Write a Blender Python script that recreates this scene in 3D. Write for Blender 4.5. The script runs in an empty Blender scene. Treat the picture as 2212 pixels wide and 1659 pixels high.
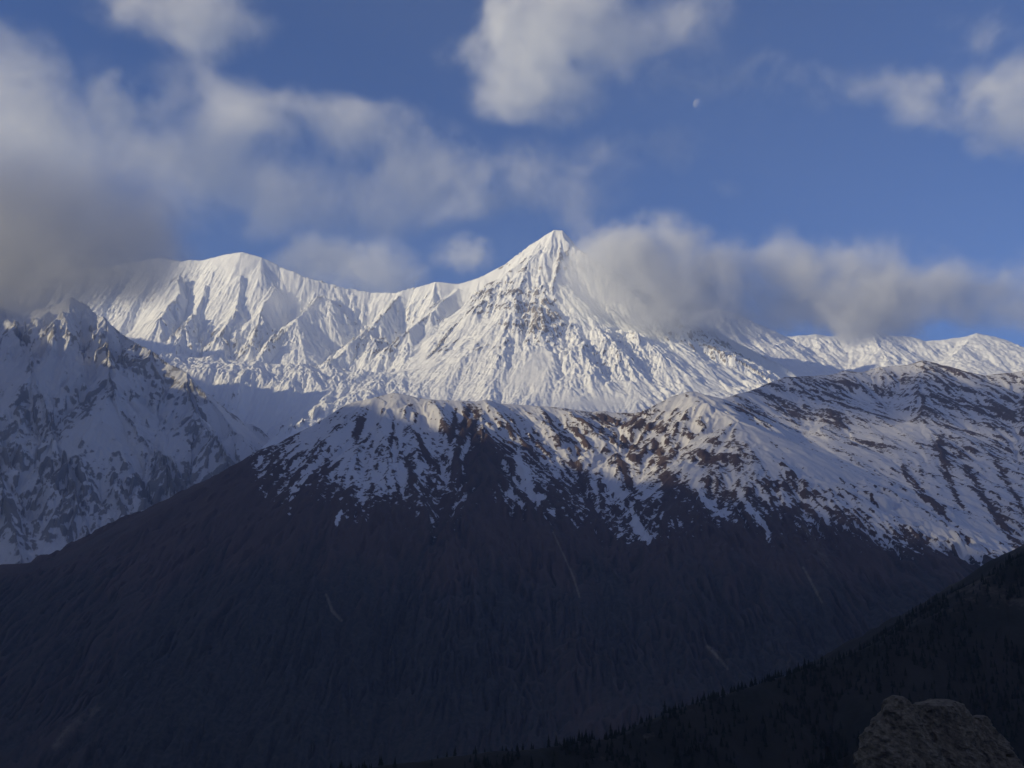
import bpy, math, random
import numpy as np
from mathutils import Vector

random.seed(7)
R = math.radians
sc = bpy.context.scene
COL = sc.collection
KM = 1000.0

# ------------------------------------------------------------------ camera
PITCH = 10.0
FPX = 2223.0                       # focal length in units of a 2212 px wide frame
cam_d = bpy.data.cameras.new('camera')
cam_d.sensor_width = 36.0
cam_d.lens = 36.0 * FPX / 2212.0
cam_d.clip_start = 1.0
cam_d.clip_end = 400000.0
cam = bpy.data.objects.new('camera', cam_d)
cam.location = (0, 0, 0)
cam.rotation_euler = (R(90 + PITCH), 0, 0)
COL.objects.link(cam)
sc.camera = cam

# ------------------------------------------------------------------ sky, sun, exposure
SUN_AZ = -109.0                    # degrees from the view direction, negative = left
SUN_EL = 17.0
w = bpy.data.worlds.new('World')
sc.world = w
w.use_nodes = True
nt = w.node_tree
sky = nt.nodes.new('ShaderNodeTexSky')
sky.sky_type = 'NISHITA'
sky.sun_disc = False
sky.sun_elevation = R(SUN_EL)
sky.sun_rotation = R(SUN_AZ)
sky.altitude = 3600
sky.air_density = 1.0
sky.dust_density = 0.0
sky.ozone_density = 9.0
bg = nt.nodes['Background']
bg.inputs['Strength'].default_value = 0.125
# unseen cloud added to the sky behind and above the viewer to whiten the ambient light (the photo's own clouds are built further down)
tc = nt.nodes.new('ShaderNodeTexCoord')
dt = nt.nodes.new('ShaderNodeVectorMath'); dt.operation = 'DOT_PRODUCT'; dt.inputs[1].default_value = (0, 0.94, 0.34)
nt.links.new(tc.outputs['Generated'], dt.inputs[0])
wn = nt.nodes.new('ShaderNodeTexNoise'); wn.inputs['Scale'].default_value = 3.0; wn.inputs['Detail'].default_value = 6
nt.links.new(tc.outputs['Generated'], wn.inputs['Vector'])
mr = nt.nodes.new('ShaderNodeMapRange'); nt.links.new(dt.outputs['Value'], mr.inputs[0])
mr.inputs[1].default_value = 0.72; mr.inputs[2].default_value = 0.35; mr.inputs[3].default_value = 0.0; mr.inputs[4].default_value = 0.5
ma = nt.nodes.new('ShaderNodeMath'); ma.operation = 'MULTIPLY_ADD'; nt.links.new(wn.outputs['Fac'], ma.inputs[0]); ma.inputs[1].default_value = 3.0; ma.inputs[2].default_value = -0.9; ma.use_clamp = True
mm = nt.nodes.new('ShaderNodeMath'); mm.operation = 'MULTIPLY'; nt.links.new(mr.outputs[0], mm.inputs[0]); nt.links.new(ma.outputs[0], mm.inputs[1])
mx = nt.nodes.new('ShaderNodeMix'); mx.data_type = 'RGBA'; nt.links.new(mm.outputs[0], mx.inputs[0]); nt.links.new(sky.outputs['Color'], mx.inputs[6])
mx.inputs[7].default_value = (1.95, 1.62, 1.6, 1)
nt.links.new(mx.outputs[2], bg.inputs['Color'])

sd = Vector((math.sin(R(SUN_AZ)) * math.cos(R(SUN_EL)), math.cos(R(SUN_AZ)) * math.cos(R(SUN_EL)), math.sin(R(SUN_EL))))
sun_d = bpy.data.lights.new('sun', 'SUN')
sun_d.energy = 5.0
sun_d.angle = R(0.53)
sun_d.color = (1.0, 0.84, 0.52)
sun = bpy.data.objects.new('sun', sun_d)
sun.rotation_euler = (-sd).to_track_quat('-Z', 'Y').to_euler()
sun.location = (-3000, -1000, 6000)
COL.objects.link(sun)

sc.view_settings.view_transform = 'Standard'
sc.view_settings.look = 'None'
sc.view_settings.gamma = 1.0
sc.view_settings.exposure = 0.08
sc.render.engine = 'CYCLES'
cy = sc.cycles
cy.use_denoising = True
cy.max_bounces = 6
cy.diffuse_bounces = 2
cy.volume_bounces = 5
cy.transparent_max_bounces = 32
cy.volume_step_rate = 2.0
cy.volume_max_steps = 512
cy.use_light_tree = False

DO_HAZE = True
DO_CLOUDS = True
DO_TREES = True

# ------------------------------------------------------------------ helpers
def tag(o, label=None, cat=None, kind=None, group=None):
    if label: o['label'] = label
    if cat: o['category'] = cat
    if kind: o['kind'] = kind
    if group: o['group'] = group
    return o

CP, SP = math.cos(R(PITCH)), math.sin(R(PITCH))

def P(u, v, Y):
    """Where the sight line through a spot of the photo meets the distance Y (km); metres."""
    dv = 829.5 - v
    yy = FPX * CP - dv * SP
    zz = FPX * SP + dv * CP
    k = Y * KM / yy
    return ((u - 1106.0) * k, Y * KM, zz * k)

def smooth(e0, e1, x):
    t = np.clip((x - e0) / (e1 - e0), 0, 1)
    return t * t * (3 - 2 * t)

_rng = np.random.RandomState(11)
_perm = _rng.permutation(256).astype(np.int32)
_perm = np.concatenate([_perm, _perm])
_ang = np.linspace(0, 2 * np.pi, 256, endpoint=False).astype(np.float32)
_gx, _gy = np.cos(_ang), np.sin(_ang)

def gnoise(x, y, seed=0):
    x = x.astype(np.float32); y = y.astype(np.float32)
    xf = np.floor(x); yf = np.floor(y)
    xi = (xf.astype(np.int32) + seed * 37) & 255
    yi = (yf.astype(np.int32) + seed * 91) & 255
    fx = x - xf; fy = y - yf
    ux = fx * fx * fx * (fx * (fx * 6 - 15) + 10)
    uy = fy * fy * fy * (fy * (fy * 6 - 15) + 10)
    x1 = (xi + 1) & 255; y1 = (yi + 1) & 255
    h00 = _perm[xi + _perm[yi]]; h10 = _perm[x1 + _perm[yi]]
    h01 = _perm[xi + _perm[y1]]; h11 = _perm[x1 + _perm[y1]]
    n00 = _gx[h00] * fx + _gy[h00] * fy
    n10 = _gx[h10] * (fx - 1) + _gy[h10] * fy
    n01 = _gx[h01] * fx + _gy[h01] * (fy - 1)
    n11 = _gx[h11] * (fx - 1) + _gy[h11] * (fy - 1)
    a = n00 + ux * (n10 - n00)
    b = n01 + ux * (n11 - n01)
    return (a + uy * (b - a)) * 1.5

def fbm(x, y, wl, octaves, seed=0, gain=0.5, ridged=False):
    s = 0; a = 1.0; f = 1.0 / wl; tot = 0
    for o in range(octaves):
        n = gnoise(x * f, y * f, seed + o)
        if ridged: n = 1 - 2 * np.abs(n)
        s = s + a * n; tot += a
        a *= gain; f *= 2.03
    return s / tot

def gullies(px, py, gx, gy, wl, seed):
    """Furrows of spacing wl running down the given slope; returns the furrow height (-1..1) and the sideways derivative."""
    g = np.sqrt(gx * gx + gy * gy) + 1e-6
    ax = -gy / g; ay = gx / g
    cs = 2.1 * wl
    x = px / cs; y = py / cs
    xi = np.floor(x); yi = np.floor(y)
    sc_ = np.zeros_like(px); ss = np.zeros_like(px); sw = np.zeros_like(px) + 1e-4
    k = np.float32(2 * np.pi * cs / wl)
    for di in (-1, 0, 1):
        for dj in (-1, 0, 1):
            ci = xi + di; cj = yi + dj
            h = _perm[((ci.astype(np.int32) + seed * 53) & 255) + _perm[(cj.astype(np.int32) + seed * 17) & 255]]
            h2 = _perm[h + 77]
            vx = x - ci - (0.2 + 0.6 * h / 255.0).astype(np.float32)
            vy = y - cj - (0.2 + 0.6 * h2 / 255.0).astype(np.float32)
            wgt = np.exp(-2.2 * (vx * vx + vy * vy))
            ph = (vx * ax + vy * ay) * k
            sc_ += wgt * np.cos(ph); ss += wgt * np.sin(ph); sw += wgt
    m = np.sqrt(sc_ * sc_ + ss * ss)
    nrm = 1.0 / np.maximum(m, 0.45 * sw)
    c = sc_ * nrm; s = ss * nrm
    d = -s * (2 * np.pi / wl)
    return c, d * ax, d * ay

class Fan:
    """A terrain sheet sampled more finely near the viewpoint; height is a function of the ground position."""
    def __init__(s, u0, u1, nu, rows):
        a = ((np.linspace(u0, u1, nu) - 1106.0) / FPX).astype(np.float32)
        s.rows = np.asarray(rows, np.float32) * KM
        s.a = a
        s.X = (a[None, :] * s.rows[:, None]).astype(np.float32)
        s.Y = np.repeat(s.rows[:, None], nu, 1).astype(np.float32)
    def grad(s, H):
        Ha = np.gradient(H, s.a, axis=1)
        Hy = np.gradient(H, s.rows, axis=0)
        hx = Ha / s.Y
        return hx, Hy - s.a[None, :] * hx
    def uv(s, H):
        """photo position of each ground point (used only to place snow cover and bare ground by map)"""
        yy = s.Y * CP + H * SP
        return 1106 + FPX * s.X / yy, 829.5 - FPX * (H * CP - s.Y * SP) / yy

def ridge_height(X, Y, lines, k=60.0, floor=None):
    H = None; D = np.full(X.shape, 1e9, np.float32)
    if floor is not None: H = floor.astype(np.float32)
    for ln in lines:
        pts = ln['pts']; s0 = ln.get('s', 0.9); dd = ln.get('D', 6000.0)
        hl = None; dl = None
        for (A, B) in zip(pts[:-1], pts[1:]):
            ax, ay, az = A; bx, by, bz = B
            ex, ey = bx - ax, by - ay
            L2 = ex * ex + ey * ey + 1e-6
            t = np.clip(((X - ax) * ex + (Y - ay) * ey) / L2, 0, 1)
            qx = X - ax - t * ex; qy = Y - ay - t * ey
            d = np.sqrt(qx * qx + qy * qy)
            if ln.get('round'):
                r = ln['round']; de = np.sqrt(d * d + r * r) - r
            else: de = d
            h = az + t * (bz - az) - s0 * de / (1 + de / dd)
            if hl is None: hl, dl = h, d
            else:
                hl = np.maximum(hl, h); dl = np.minimum(dl, d)
        if ln.get('crest'): D = np.minimum(D, dl)
        if H is None: H = hl
        else:
            q = np.clip(0.5 + 0.5 * (hl - H) / k, 0, 1)
            H = H + (hl - H) * q + k * q * (1 - q)
    return H, D

def line(pts, **kw):
    return dict(pts=[P(*p) for p in pts], **kw)

def sheet(name, fan, H, mat, attrs=None, smooth_=True):
    H = np.maximum(H, -800.0)          # below the valley floor
    nv, nu = H.shape
    co = np.stack([fan.X, fan.Y, H], -1).reshape(-1, 3).astype(np.float32)
    idx = np.arange(nv * nu, dtype=np.int32).reshape(nv, nu)
    q = np.stack([idx[:-1, :-1], idx[:-1, 1:], idx[1:, 1:], idx[1:, :-1]], -1).reshape(-1)
    nf = len(q) // 4
    me = bpy.data.meshes.new(name)
    me.vertices.add(len(co)); me.vertices.foreach_set('co', co.ravel())
    me.loops.add(len(q)); me.loops.foreach_set('vertex_index', q)
    me.polygons.add(nf)
    me.polygons.foreach_set('loop_start', np.arange(nf, dtype=np.int32) * 4)
    me.update(calc_edges=True)
    if smooth_: me.polygons.foreach_set('use_smooth', np.ones(nf, bool))
    for k_, arr in (attrs or {}).items():
        at = me.attributes.new(k_, 'FLOAT', 'POINT')
        at.data.foreach_set('value', np.ascontiguousarray(arr, np.float32).ravel())
    me.materials.append(mat)
    o = bpy.data.objects.new(name, me)
    COL.objects.link(o)
    return o

# ------------------------------------------------------------------ materials
def N(t, kind, **kw):
    n = t.nodes.new('ShaderNode' + kind)
    for k_, v_ in kw.items(): setattr(n, k_, v_)
    return n

def mixc(t, f, a, b):
    n = N(t, 'Mix', data_type='RGBA')
    for s_, i in ((f, 0), (a, 6), (b, 7)):
        if hasattr(s_, 'is_linked') or hasattr(s_, 'links'): t.links.new(s_, n.inputs[i])
        elif isinstance(s_, (int, float)): n.inputs[i].default_value = s_
        else: n.inputs[i].default_value = (*s_, 1)
    return n.outputs[2]

def mathn(t, op, a, b=None, c=None, clamp=False):
    n = N(t, 'Math', operation=op, use_clamp=clamp)
    for i, s_ in enumerate((a, b, c)):
        if s_ is None: continue
        if isinstance(s_, (int, float)): n.inputs[i].default_value = s_
        else: t.links.new(s_, n.inputs[i])
    return n.outputs[0]

def terrain_mat(name, snow=(0.86, 0.88, 0.90), rock_a=(0.16, 0.14, 0.13), rock_b=(0.26, 0.23, 0.21),
                low_a=None, low_b=None, bare=(0.25, 0.21, 0.16), scale=0.02, bump=4.0, edge=0.5):
    """Snow over rock (attribute 'snow'), forest or heath lower down (attribute 'green'), bare scree (attribute 'bare')."""
    m = bpy.data.materials.new(name); m.use_nodes = True
    t = m.node_tree; b = t.nodes['Principled BSDF']
    geo = N(t, 'NewGeometry')
    mp = N(t, 'Mapping'); t.links.new(geo.outputs['Position'], mp.inputs['Vector'])
    n1 = N(t, 'TexNoise'); n1.inputs['Scale'].default_value = scale; n1.inputs['Detail'].default_value = 7; n1.inputs['Roughness'].default_value = 0.62
    n2 = N(t, 'TexNoise'); n2.inputs['Scale'].default_value = scale * 0.12; n2.inputs['Detail'].default_value = 5
    for n in (n1, n2): t.links.new(mp.outputs[0], n.inputs['Vector'])
    def attr(a):
        n = N(t, 'Attribute', attribute_name=a); return n.outputs['Fac']
    nz = mathn(t, 'SUBTRACT', n1.outputs['Fac'], 0.5)
    rock = mixc(t, n2.outputs['Fac'], rock_a, rock_b)
    if low_a:
        low = mixc(t, mathn(t, 'MULTIPLY_ADD', nz, 2.2, 0.5, clamp=True), low_a, low_b)
        g = mathn(t, 'MULTIPLY_ADD', nz, 0.8, attr('green'), clamp=True)
        rock = mixc(t, g, rock, low)
    rock = mixc(t, mathn(t, 'MULTIPLY_ADD', nz, 0.9, attr('bare'), clamp=True), rock, bare)
    s = mathn(t, 'MULTIPLY_ADD', nz, edge, attr('snow'))
    ss = N(t, 'MapRange', interpolation_type='SMOOTHSTEP'); t.links.new(s, ss.inputs[0])
    ss.inputs[1].default_value = 0.43; ss.inputs[2].default_value = 0.57
    col = mixc(t, ss.outputs[0], rock, snow)
    t.links.new(col, b.inputs['Base Color'])
    b.inputs['Roughness'].default_value = 0.9
    b.inputs['Specular IOR Level'].default_value = 0.1
    bp = N(t, 'Bump'); bp.inputs['Strength'].default_value = 1.0
    hgt = mathn(t, 'MULTIPLY', n1.outputs['Fac'], mathn(t, 'MULTIPLY_ADD', ss.outputs[0], -0.7 * bump, bump))
    bp.inputs['Distance'].default_value = 1.0
    t.links.new(hgt, bp.inputs['Height'])
    t.links.new(bp.outputs[0], b.inputs['Normal'])
    return m

M_high = terrain_mat('snow_and_grey_rock', rock_a=(0.20, 0.18, 0.17), rock_b=(0.34, 0.31, 0.29), scale=0.012, bump=9)
M_side = terrain_mat('haze_toned_snow_and_rock', snow=(0.64, 0.65, 0.67), edge=1.1, rock_a=(0.20, 0.20, 0.20), rock_b=(0.32, 0.31, 0.30), scale=0.015, bump=7)  # snow dimmed and rock lightened, putting haze into the colours
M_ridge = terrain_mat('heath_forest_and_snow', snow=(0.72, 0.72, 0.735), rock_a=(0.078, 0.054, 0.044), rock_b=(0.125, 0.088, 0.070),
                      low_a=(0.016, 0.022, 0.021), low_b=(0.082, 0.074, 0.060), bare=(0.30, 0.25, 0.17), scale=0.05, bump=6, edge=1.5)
M_hill = terrain_mat('dry_hillside', rock_a=(0.035, 0.031, 0.025), rock_b=(0.065, 0.055, 0.043),
                     low_a=(0.014, 0.017, 0.012), low_b=(0.034, 0.034, 0.024), bare=(0.30, 0.25, 0.18), scale=0.12, bump=1.2)
M_floor = terrain_mat('valley_floor', rock_a=(0.05, 0.045, 0.035), rock_b=(0.07, 0.06, 0.045), scale=0.01, bump=1)

def erode(fan, H, octs, fade, seed, follow=0.5):
    """Cut branching furrows down the slopes. octs: (spacing, depth) pairs."""
    hx, hy = fan.grad(H)
    total = np.zeros_like(H)
    for i, (wl, amp) in enumerate(octs):
        c, dx, dy = gullies(fan.X, fan.Y, hx, hy, wl, seed + i)
        sl = np.clip(np.sqrt(hx * hx + hy * hy) * 1.4, 0, 1)
        a = amp * fade * sl
        H = H + a * c; total = total + a * c
        hx = hx + follow * a * dx; hy = hy + follow * a * dy
    return H, total

def curvature(fan, H, n):
    """how far a point lies below (+) or above (-) its surroundings n samples away"""
    Hp = np.pad(H, n, mode='edge')
    m = (Hp[n:-n, :-2 * n] + Hp[n:-n, 2 * n:] + Hp[:-2 * n, n:-n] + Hp[2 * n:, n:-n]) / 4
    return m - H

# ------------------------------------------------------------------ central snow massif
def build_massif():
    fan = Fan(-420, 2330, 1700, np.concatenate([np.linspace(7.6, 9.3, 90), np.linspace(9.31, 14.9, 800), np.linspace(15.0, 17.5, 24)]))
    X, Y = fan.X, fan.Y
    wx = 90 * fbm(X, Y, 900, 4, 3); wy = 90 * fbm(X, Y, 900, 4, 13)
    lines = [
        line([(-150, 500, 15.2), (150, 575, 15.0), (300, 560, 14.9), (350, 558, 14.8), (390, 564, 14.7), (440, 562, 14.6), (485, 552, 14.5), (525, 546, 14.4),
              (565, 556, 14.3), (605, 577, 14.3), (660, 600, 14.2), (740, 620, 14.2), (800, 631, 14.2), (860, 632, 14.1), (900, 622, 14.1),
              (940, 608, 14.0), (990, 612, 14.0), (1030, 601, 14.0), (1090, 572, 14.0), (1130, 540, 14.0), (1165, 513, 14), (1195, 497, 14), (1213, 499, 14),
              (1235, 520, 14), (1265, 560, 14), (1330, 592, 14.1), (1400, 622, 14.2), (1455, 650, 14.0), (1475, 655, 13.9), (1500, 690, 13.9), (1560, 722, 13.6), (1640, 762, 13.1),
              (1700, 800, 12.7), (1760, 842, 12.3), (1900, 900, 11.8)], s=1.32, D=15000, crest=True),
        line([(1200, 503, 14), (1165, 545, 13.75), (1090, 590, 13.45), (1040, 650, 13.0), (985, 700, 12.6), (930, 760, 12.1), (880, 830, 11.5), (860, 880, 11.0)], s=0.95, D=15000),
        line([(1213, 515, 13.95), (1207, 560, 13.5), (1198, 606, 13.05), (1190, 680, 12.55), (1165, 745, 12.1)], s=1.5, D=15000),
        line([(1140, 590, 13.4), (1125, 690, 12.6), (1100, 730, 12.3), (1070, 765, 12.0)], s=1.4, D=15000),
        line([(1250, 540, 14), (1290, 612, 13.6), (1335, 690, 12.9), (1360, 755, 12.2), (1392, 830, 11.5), (1425, 875, 11.0)], s=0.80, D=15000),
        line([(1345, 740, 12.6), (1280, 800, 12.0), (1240, 860, 11.4)], s=0.7, D=15000),
        line([(1400, 622, 14.1), (1412, 690, 13.2), (1455, 775, 12.2), (1490, 850, 11.5)], s=0.95, D=15000),
        line([(1475, 652, 13.9), (1495, 705, 13.2), (1550, 770, 12.5), (1620, 830, 11.9)], s=0.95, D=15000),
        line([(1530, 705, 13.7), (1580, 770, 12.8), (1660, 830, 12.1)], s=1.0, D=15000),
        # arêtes under the left dome
        line([(385, 600, 14.2), (375, 650, 13.6), (345, 690, 13.0)], s=1.1, D=15000),
        line([(440, 620, 14.0), (425, 680, 13.4), (400, 715, 12.9)], s=1.1, D=15000),
        line([(520, 600, 14.0), (515, 670, 13.4), (480, 735, 12.8)], s=1.1, D=15000),
        line([(590, 620, 13.9), (560, 680, 13.3), (535, 755, 12.6)], s=1.1, D=15000),
        line([(700, 640, 13.9), (640, 690, 13.3), (560, 770, 12.4), (505, 806, 12.0)], s=0.9, D=15000),
        line([(860, 640, 14.0), (800, 720, 13.2), (720, 780, 12.4), (700, 830, 11.8)], s=0.8, D=15000),
        line([(985, 625, 13.9), (930, 680, 13.2), (880, 720, 12.7)], s=1.0, D=15000),
    ]
    left = np.clip(-X - 1900, 0, 9000) * smooth(11200, 9800, Y)
    floor = (1330 - 0.9 * left + np.clip(Y - 9600, -2000, 0) * 0.28 + np.clip(Y - 9600, 0, 2200) * 0.40 - 0.55 * np.clip(X - 2300, 0, 9000) + np.clip(-X - 1800, 0, 4000) * 0.10 + 60 * fbm(X, Y, 1500, 3, 5)).astype(np.float32)
    H, D = ridge_height(X + wx, Y + wy, lines, k=90, floor=floor)
    fade = (0.25 + 0.75 * smooth(0, 500, D)).astype(np.float32)
    hx, hy = fan.grad(H)
    sl = np.sqrt(hx * hx + hy * hy)
    steep = smooth(0.35, 0.8, sl)
    # smooth snow slopes by map: left of the north-west rib, and the fan under the face
    u, v = fan.uv(H)
    def blob(cu, cv, ru, rv): return np.exp(-(((u - cu) / ru) ** 2 + ((v - cv) / rv) ** 2))
    calm = np.clip(blob(985, 650, 34, 85) + blob(912, 745, 30, 60) + blob(1130, 815, 70, 40) + blob(1170, 775, 28, 30) + blob(1080, 590, 60, 30) + 0.8 * blob(520, 570, 70, 30) + 0.7 * blob(1550, 830, 70, 40) + blob(1290, 870, 120, 18), 0, 1)
    rough = fade * (1 - 0.88 * calm) * (0.50 + 0.9 * smooth(-0.35, 0.35, fbm(X, Y, 1100, 3, 61)))
    H, g = erode(fan, H, [(560, 36), (270, 15), (120, 11), (60, 7), (30, 3.5)], rough, 1)
    ice = fbm(X, Y, 300, 5, 31, ridged=True)
    H = H + rough * (0.35 + 0.65 * steep) * (34 * ice + 15 * fbm(X, Y, 75, 4, 41, ridged=True))
    hx, hy = fan.grad(H)
    sl = np.sqrt(hx * hx + hy * hy)
    cur = curvature(fan, H, 5)
    band = fbm(X * 0.4 + H * 0.3, H * 2.2 + X * 0.25, 260, 3, 51)
    u, v = fan.uv(H)
    def blob(cu, cv, ru, rv): return np.exp(-(((u - cu) / ru) ** 2 + ((v - cv) / rv) ** 2))
    rocky = 0.8 * blob(1080, 650, 90, 90) + 0.75 * blob(1180, 690, 70, 80) + 0.7 * blob(1010, 770, 90, 70) + 0.8 * blob(1235, 560, 40, 25) + 0.75 * blob(1530, 760, 110, 50) + 0.6 * blob(1150, 580, 50, 14) + 0.5 * blob(820, 750, 50, 14) + 0.35 * blob(1320, 790, 60, 50)
    snow = 1.10 - 0.5 * smooth(1.08, 2.3, sl) - rocky * (0.42 + 0.6 * band) + np.clip(cur, -4, 10) * 0.03
    o = sheet('mountain', fan, H, M_high, dict(snow=snow))
    tag(o, 'highest snow peak with a sunlit pyramid face and a rounded white dome on its long ridge', 'mountain', 'structure')

# ------------------------------------------------------------------ far range at the right
def build_far():
    fan = Fan(1480, 2700, 700, np.concatenate([np.linspace(13.6, 17.4, 260), np.linspace(17.6, 19, 8)]))
    X, Y = fan.X, fan.Y
    lines = [
        line([(1450, 640, 17.2), (1600, 680, 17.2), (1640, 700, 17.2), (1700, 728, 17.1), (1760, 722, 17), (1800, 727, 17), (1850, 716, 17), (1880, 711, 17), (1920, 725, 17), (1970, 727, 17), (2000, 737, 17),
              (2040, 734, 17), (2080, 728, 17), (2110, 722, 17), (2150, 727, 17), (2180, 738, 17), (2212, 770, 17), (2300, 760, 17), (2500, 700, 17), (2700, 690, 17)], s=0.75, D=15000, crest=True),
        line([(1690, 730, 17), (1760, 790, 16), (1850, 830, 15)], s=0.7, D=15000),
        line([(1880, 715, 17), (1900, 760, 16.2), (1940, 810, 15.2)], s=0.6, D=15000),
        line([(2110, 725, 17), (2060, 770, 16.0), (2030, 830, 15)], s=0.5, D=15000),
    ]
    wx = 70 * fbm(X, Y, 700, 4, 103); wy = 70 * fbm(X, Y, 700, 4, 113)
    H, D = ridge_height(X + wx, Y + wy, lines, k=120)
    fade = 0.3 + 0.7 * smooth(0, 300, D)
    H, g = erode(fan, H, [(420, 14), (200, 7), (90, 4)], fade, 21)
    H = H + fade * (34 * fbm(X, Y, 330, 5, 131, ridged=True) + 12 * fbm(X, Y, 90, 4, 141, ridged=True))
    hx, hy = fan.grad(H)
    sl = np.sqrt(hx * hx + hy * hy)
    snow = 1.12 - 0.55 * smooth(0.8, 1.6, sl) + 0.25 * fbm(X, Y, 200, 4, 151)
    o = sheet('mountain', fan, H, M_high, dict(snow=snow))
    tag(o, 'distant sunlit snow range with small crests beyond the right mountain', 'mountain', 'structure')

# ------------------------------------------------------------------ shaded snowy mountain at the left
def build_side():
    fan = Fan(-420, 900, 950, np.concatenate([np.linspace(5.6, 10.6, 720), np.linspace(10.7, 12.5, 16)]))
    X, Y = fan.X, fan.Y
    wx = 110 * fbm(X, Y, 800, 4, 203); wy = 110 * fbm(X, Y, 800, 4, 213)
    lines = [
        line([(-700, 460, 9.3), (-500, 520, 9.5), (-300, 560, 9.7), (-150, 595, 9.8), (0, 630, 10), (70, 670, 10), (110, 665, 10), (150, 645, 10), (185, 660, 10), (225, 690, 9.9), (265, 728, 9.8), (290, 742, 9.7), (325, 760, 9.6), (400, 808, 9.4), (450, 855, 9.1),
              (500, 925, 8.8), (560, 985, 8.5), (640, 1030, 8.2), (720, 1060, 8.0), (900, 1120, 7.6)], s=0.95, D=15000, crest=True),
        line([(0, 640, 10), (60, 800, 8.9), (120, 950, 8.1), (160, 1100, 7.35), (190, 1240, 6.7)], s=0.8, D=15000),
        line([(225, 690, 9.9), (245, 850, 8.8), (320, 990, 8.1), (390, 1110, 7.4), (440, 1220, 6.8)], s=0.8, D=15000),
        line([(400, 812, 9.4), (420, 900, 8.8), (500, 1010, 8.0), (560, 1090, 7.5)], s=0.8, D=15000),
        line([(-150, 600, 9.8), (-90, 800, 8.7), (-20, 1000, 7.6), (40, 1200, 6.6)], s=0.8, D=15000),
        line([(-350, 560, 9.7), (-330, 800, 8.6), (-250, 1050, 7.2)], s=0.8, D=15000),
    ]
    H, D = ridge_height(X + wx, Y + wy, lines, k=80)
    fade = 0.3 + 0.7 * smooth(0, 400, D)
    H, g = erode(fan, H, [(620, 60), (300, 30), (150, 13), (70, 6), (34, 3)], fade * (0.35 + 0.9 * smooth(-0.3, 0.3, fbm(X, Y, 900, 3, 261))), 31)
    H = H + fade * (26 * fbm(X, Y, 260, 5, 231, ridged=True))
    hx, hy = fan.grad(H)
    sl = np.sqrt(hx * hx + hy * hy)
    cur = curvature(fan, H, 6)
    nz = fbm(X, Y, 420, 5, 241)
    strata = fbm(X * 0.35, H * 1.4 + X * 0.5, 300, 4, 251)
    snow = 0.90 + np.clip(cur, -12, 12) * 0.016 + 0.50 * nz + 0.35 * fbm(X * 0.7 + Y * 0.7, 1.6 * (X * 0.7 - Y * 0.7) + H, 110, 4, 271) - 0.30 * smooth(0.7, 1.5, sl) + 0.00012 * (H - 1200) + 0.35 * strata
    o = sheet('mountain', fan, H, M_side, dict(snow=snow))
    tag(o, 'blue shaded mountain with snow streaked dark rock falling from a grey cloud', 'mountain', 'structure')

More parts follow.
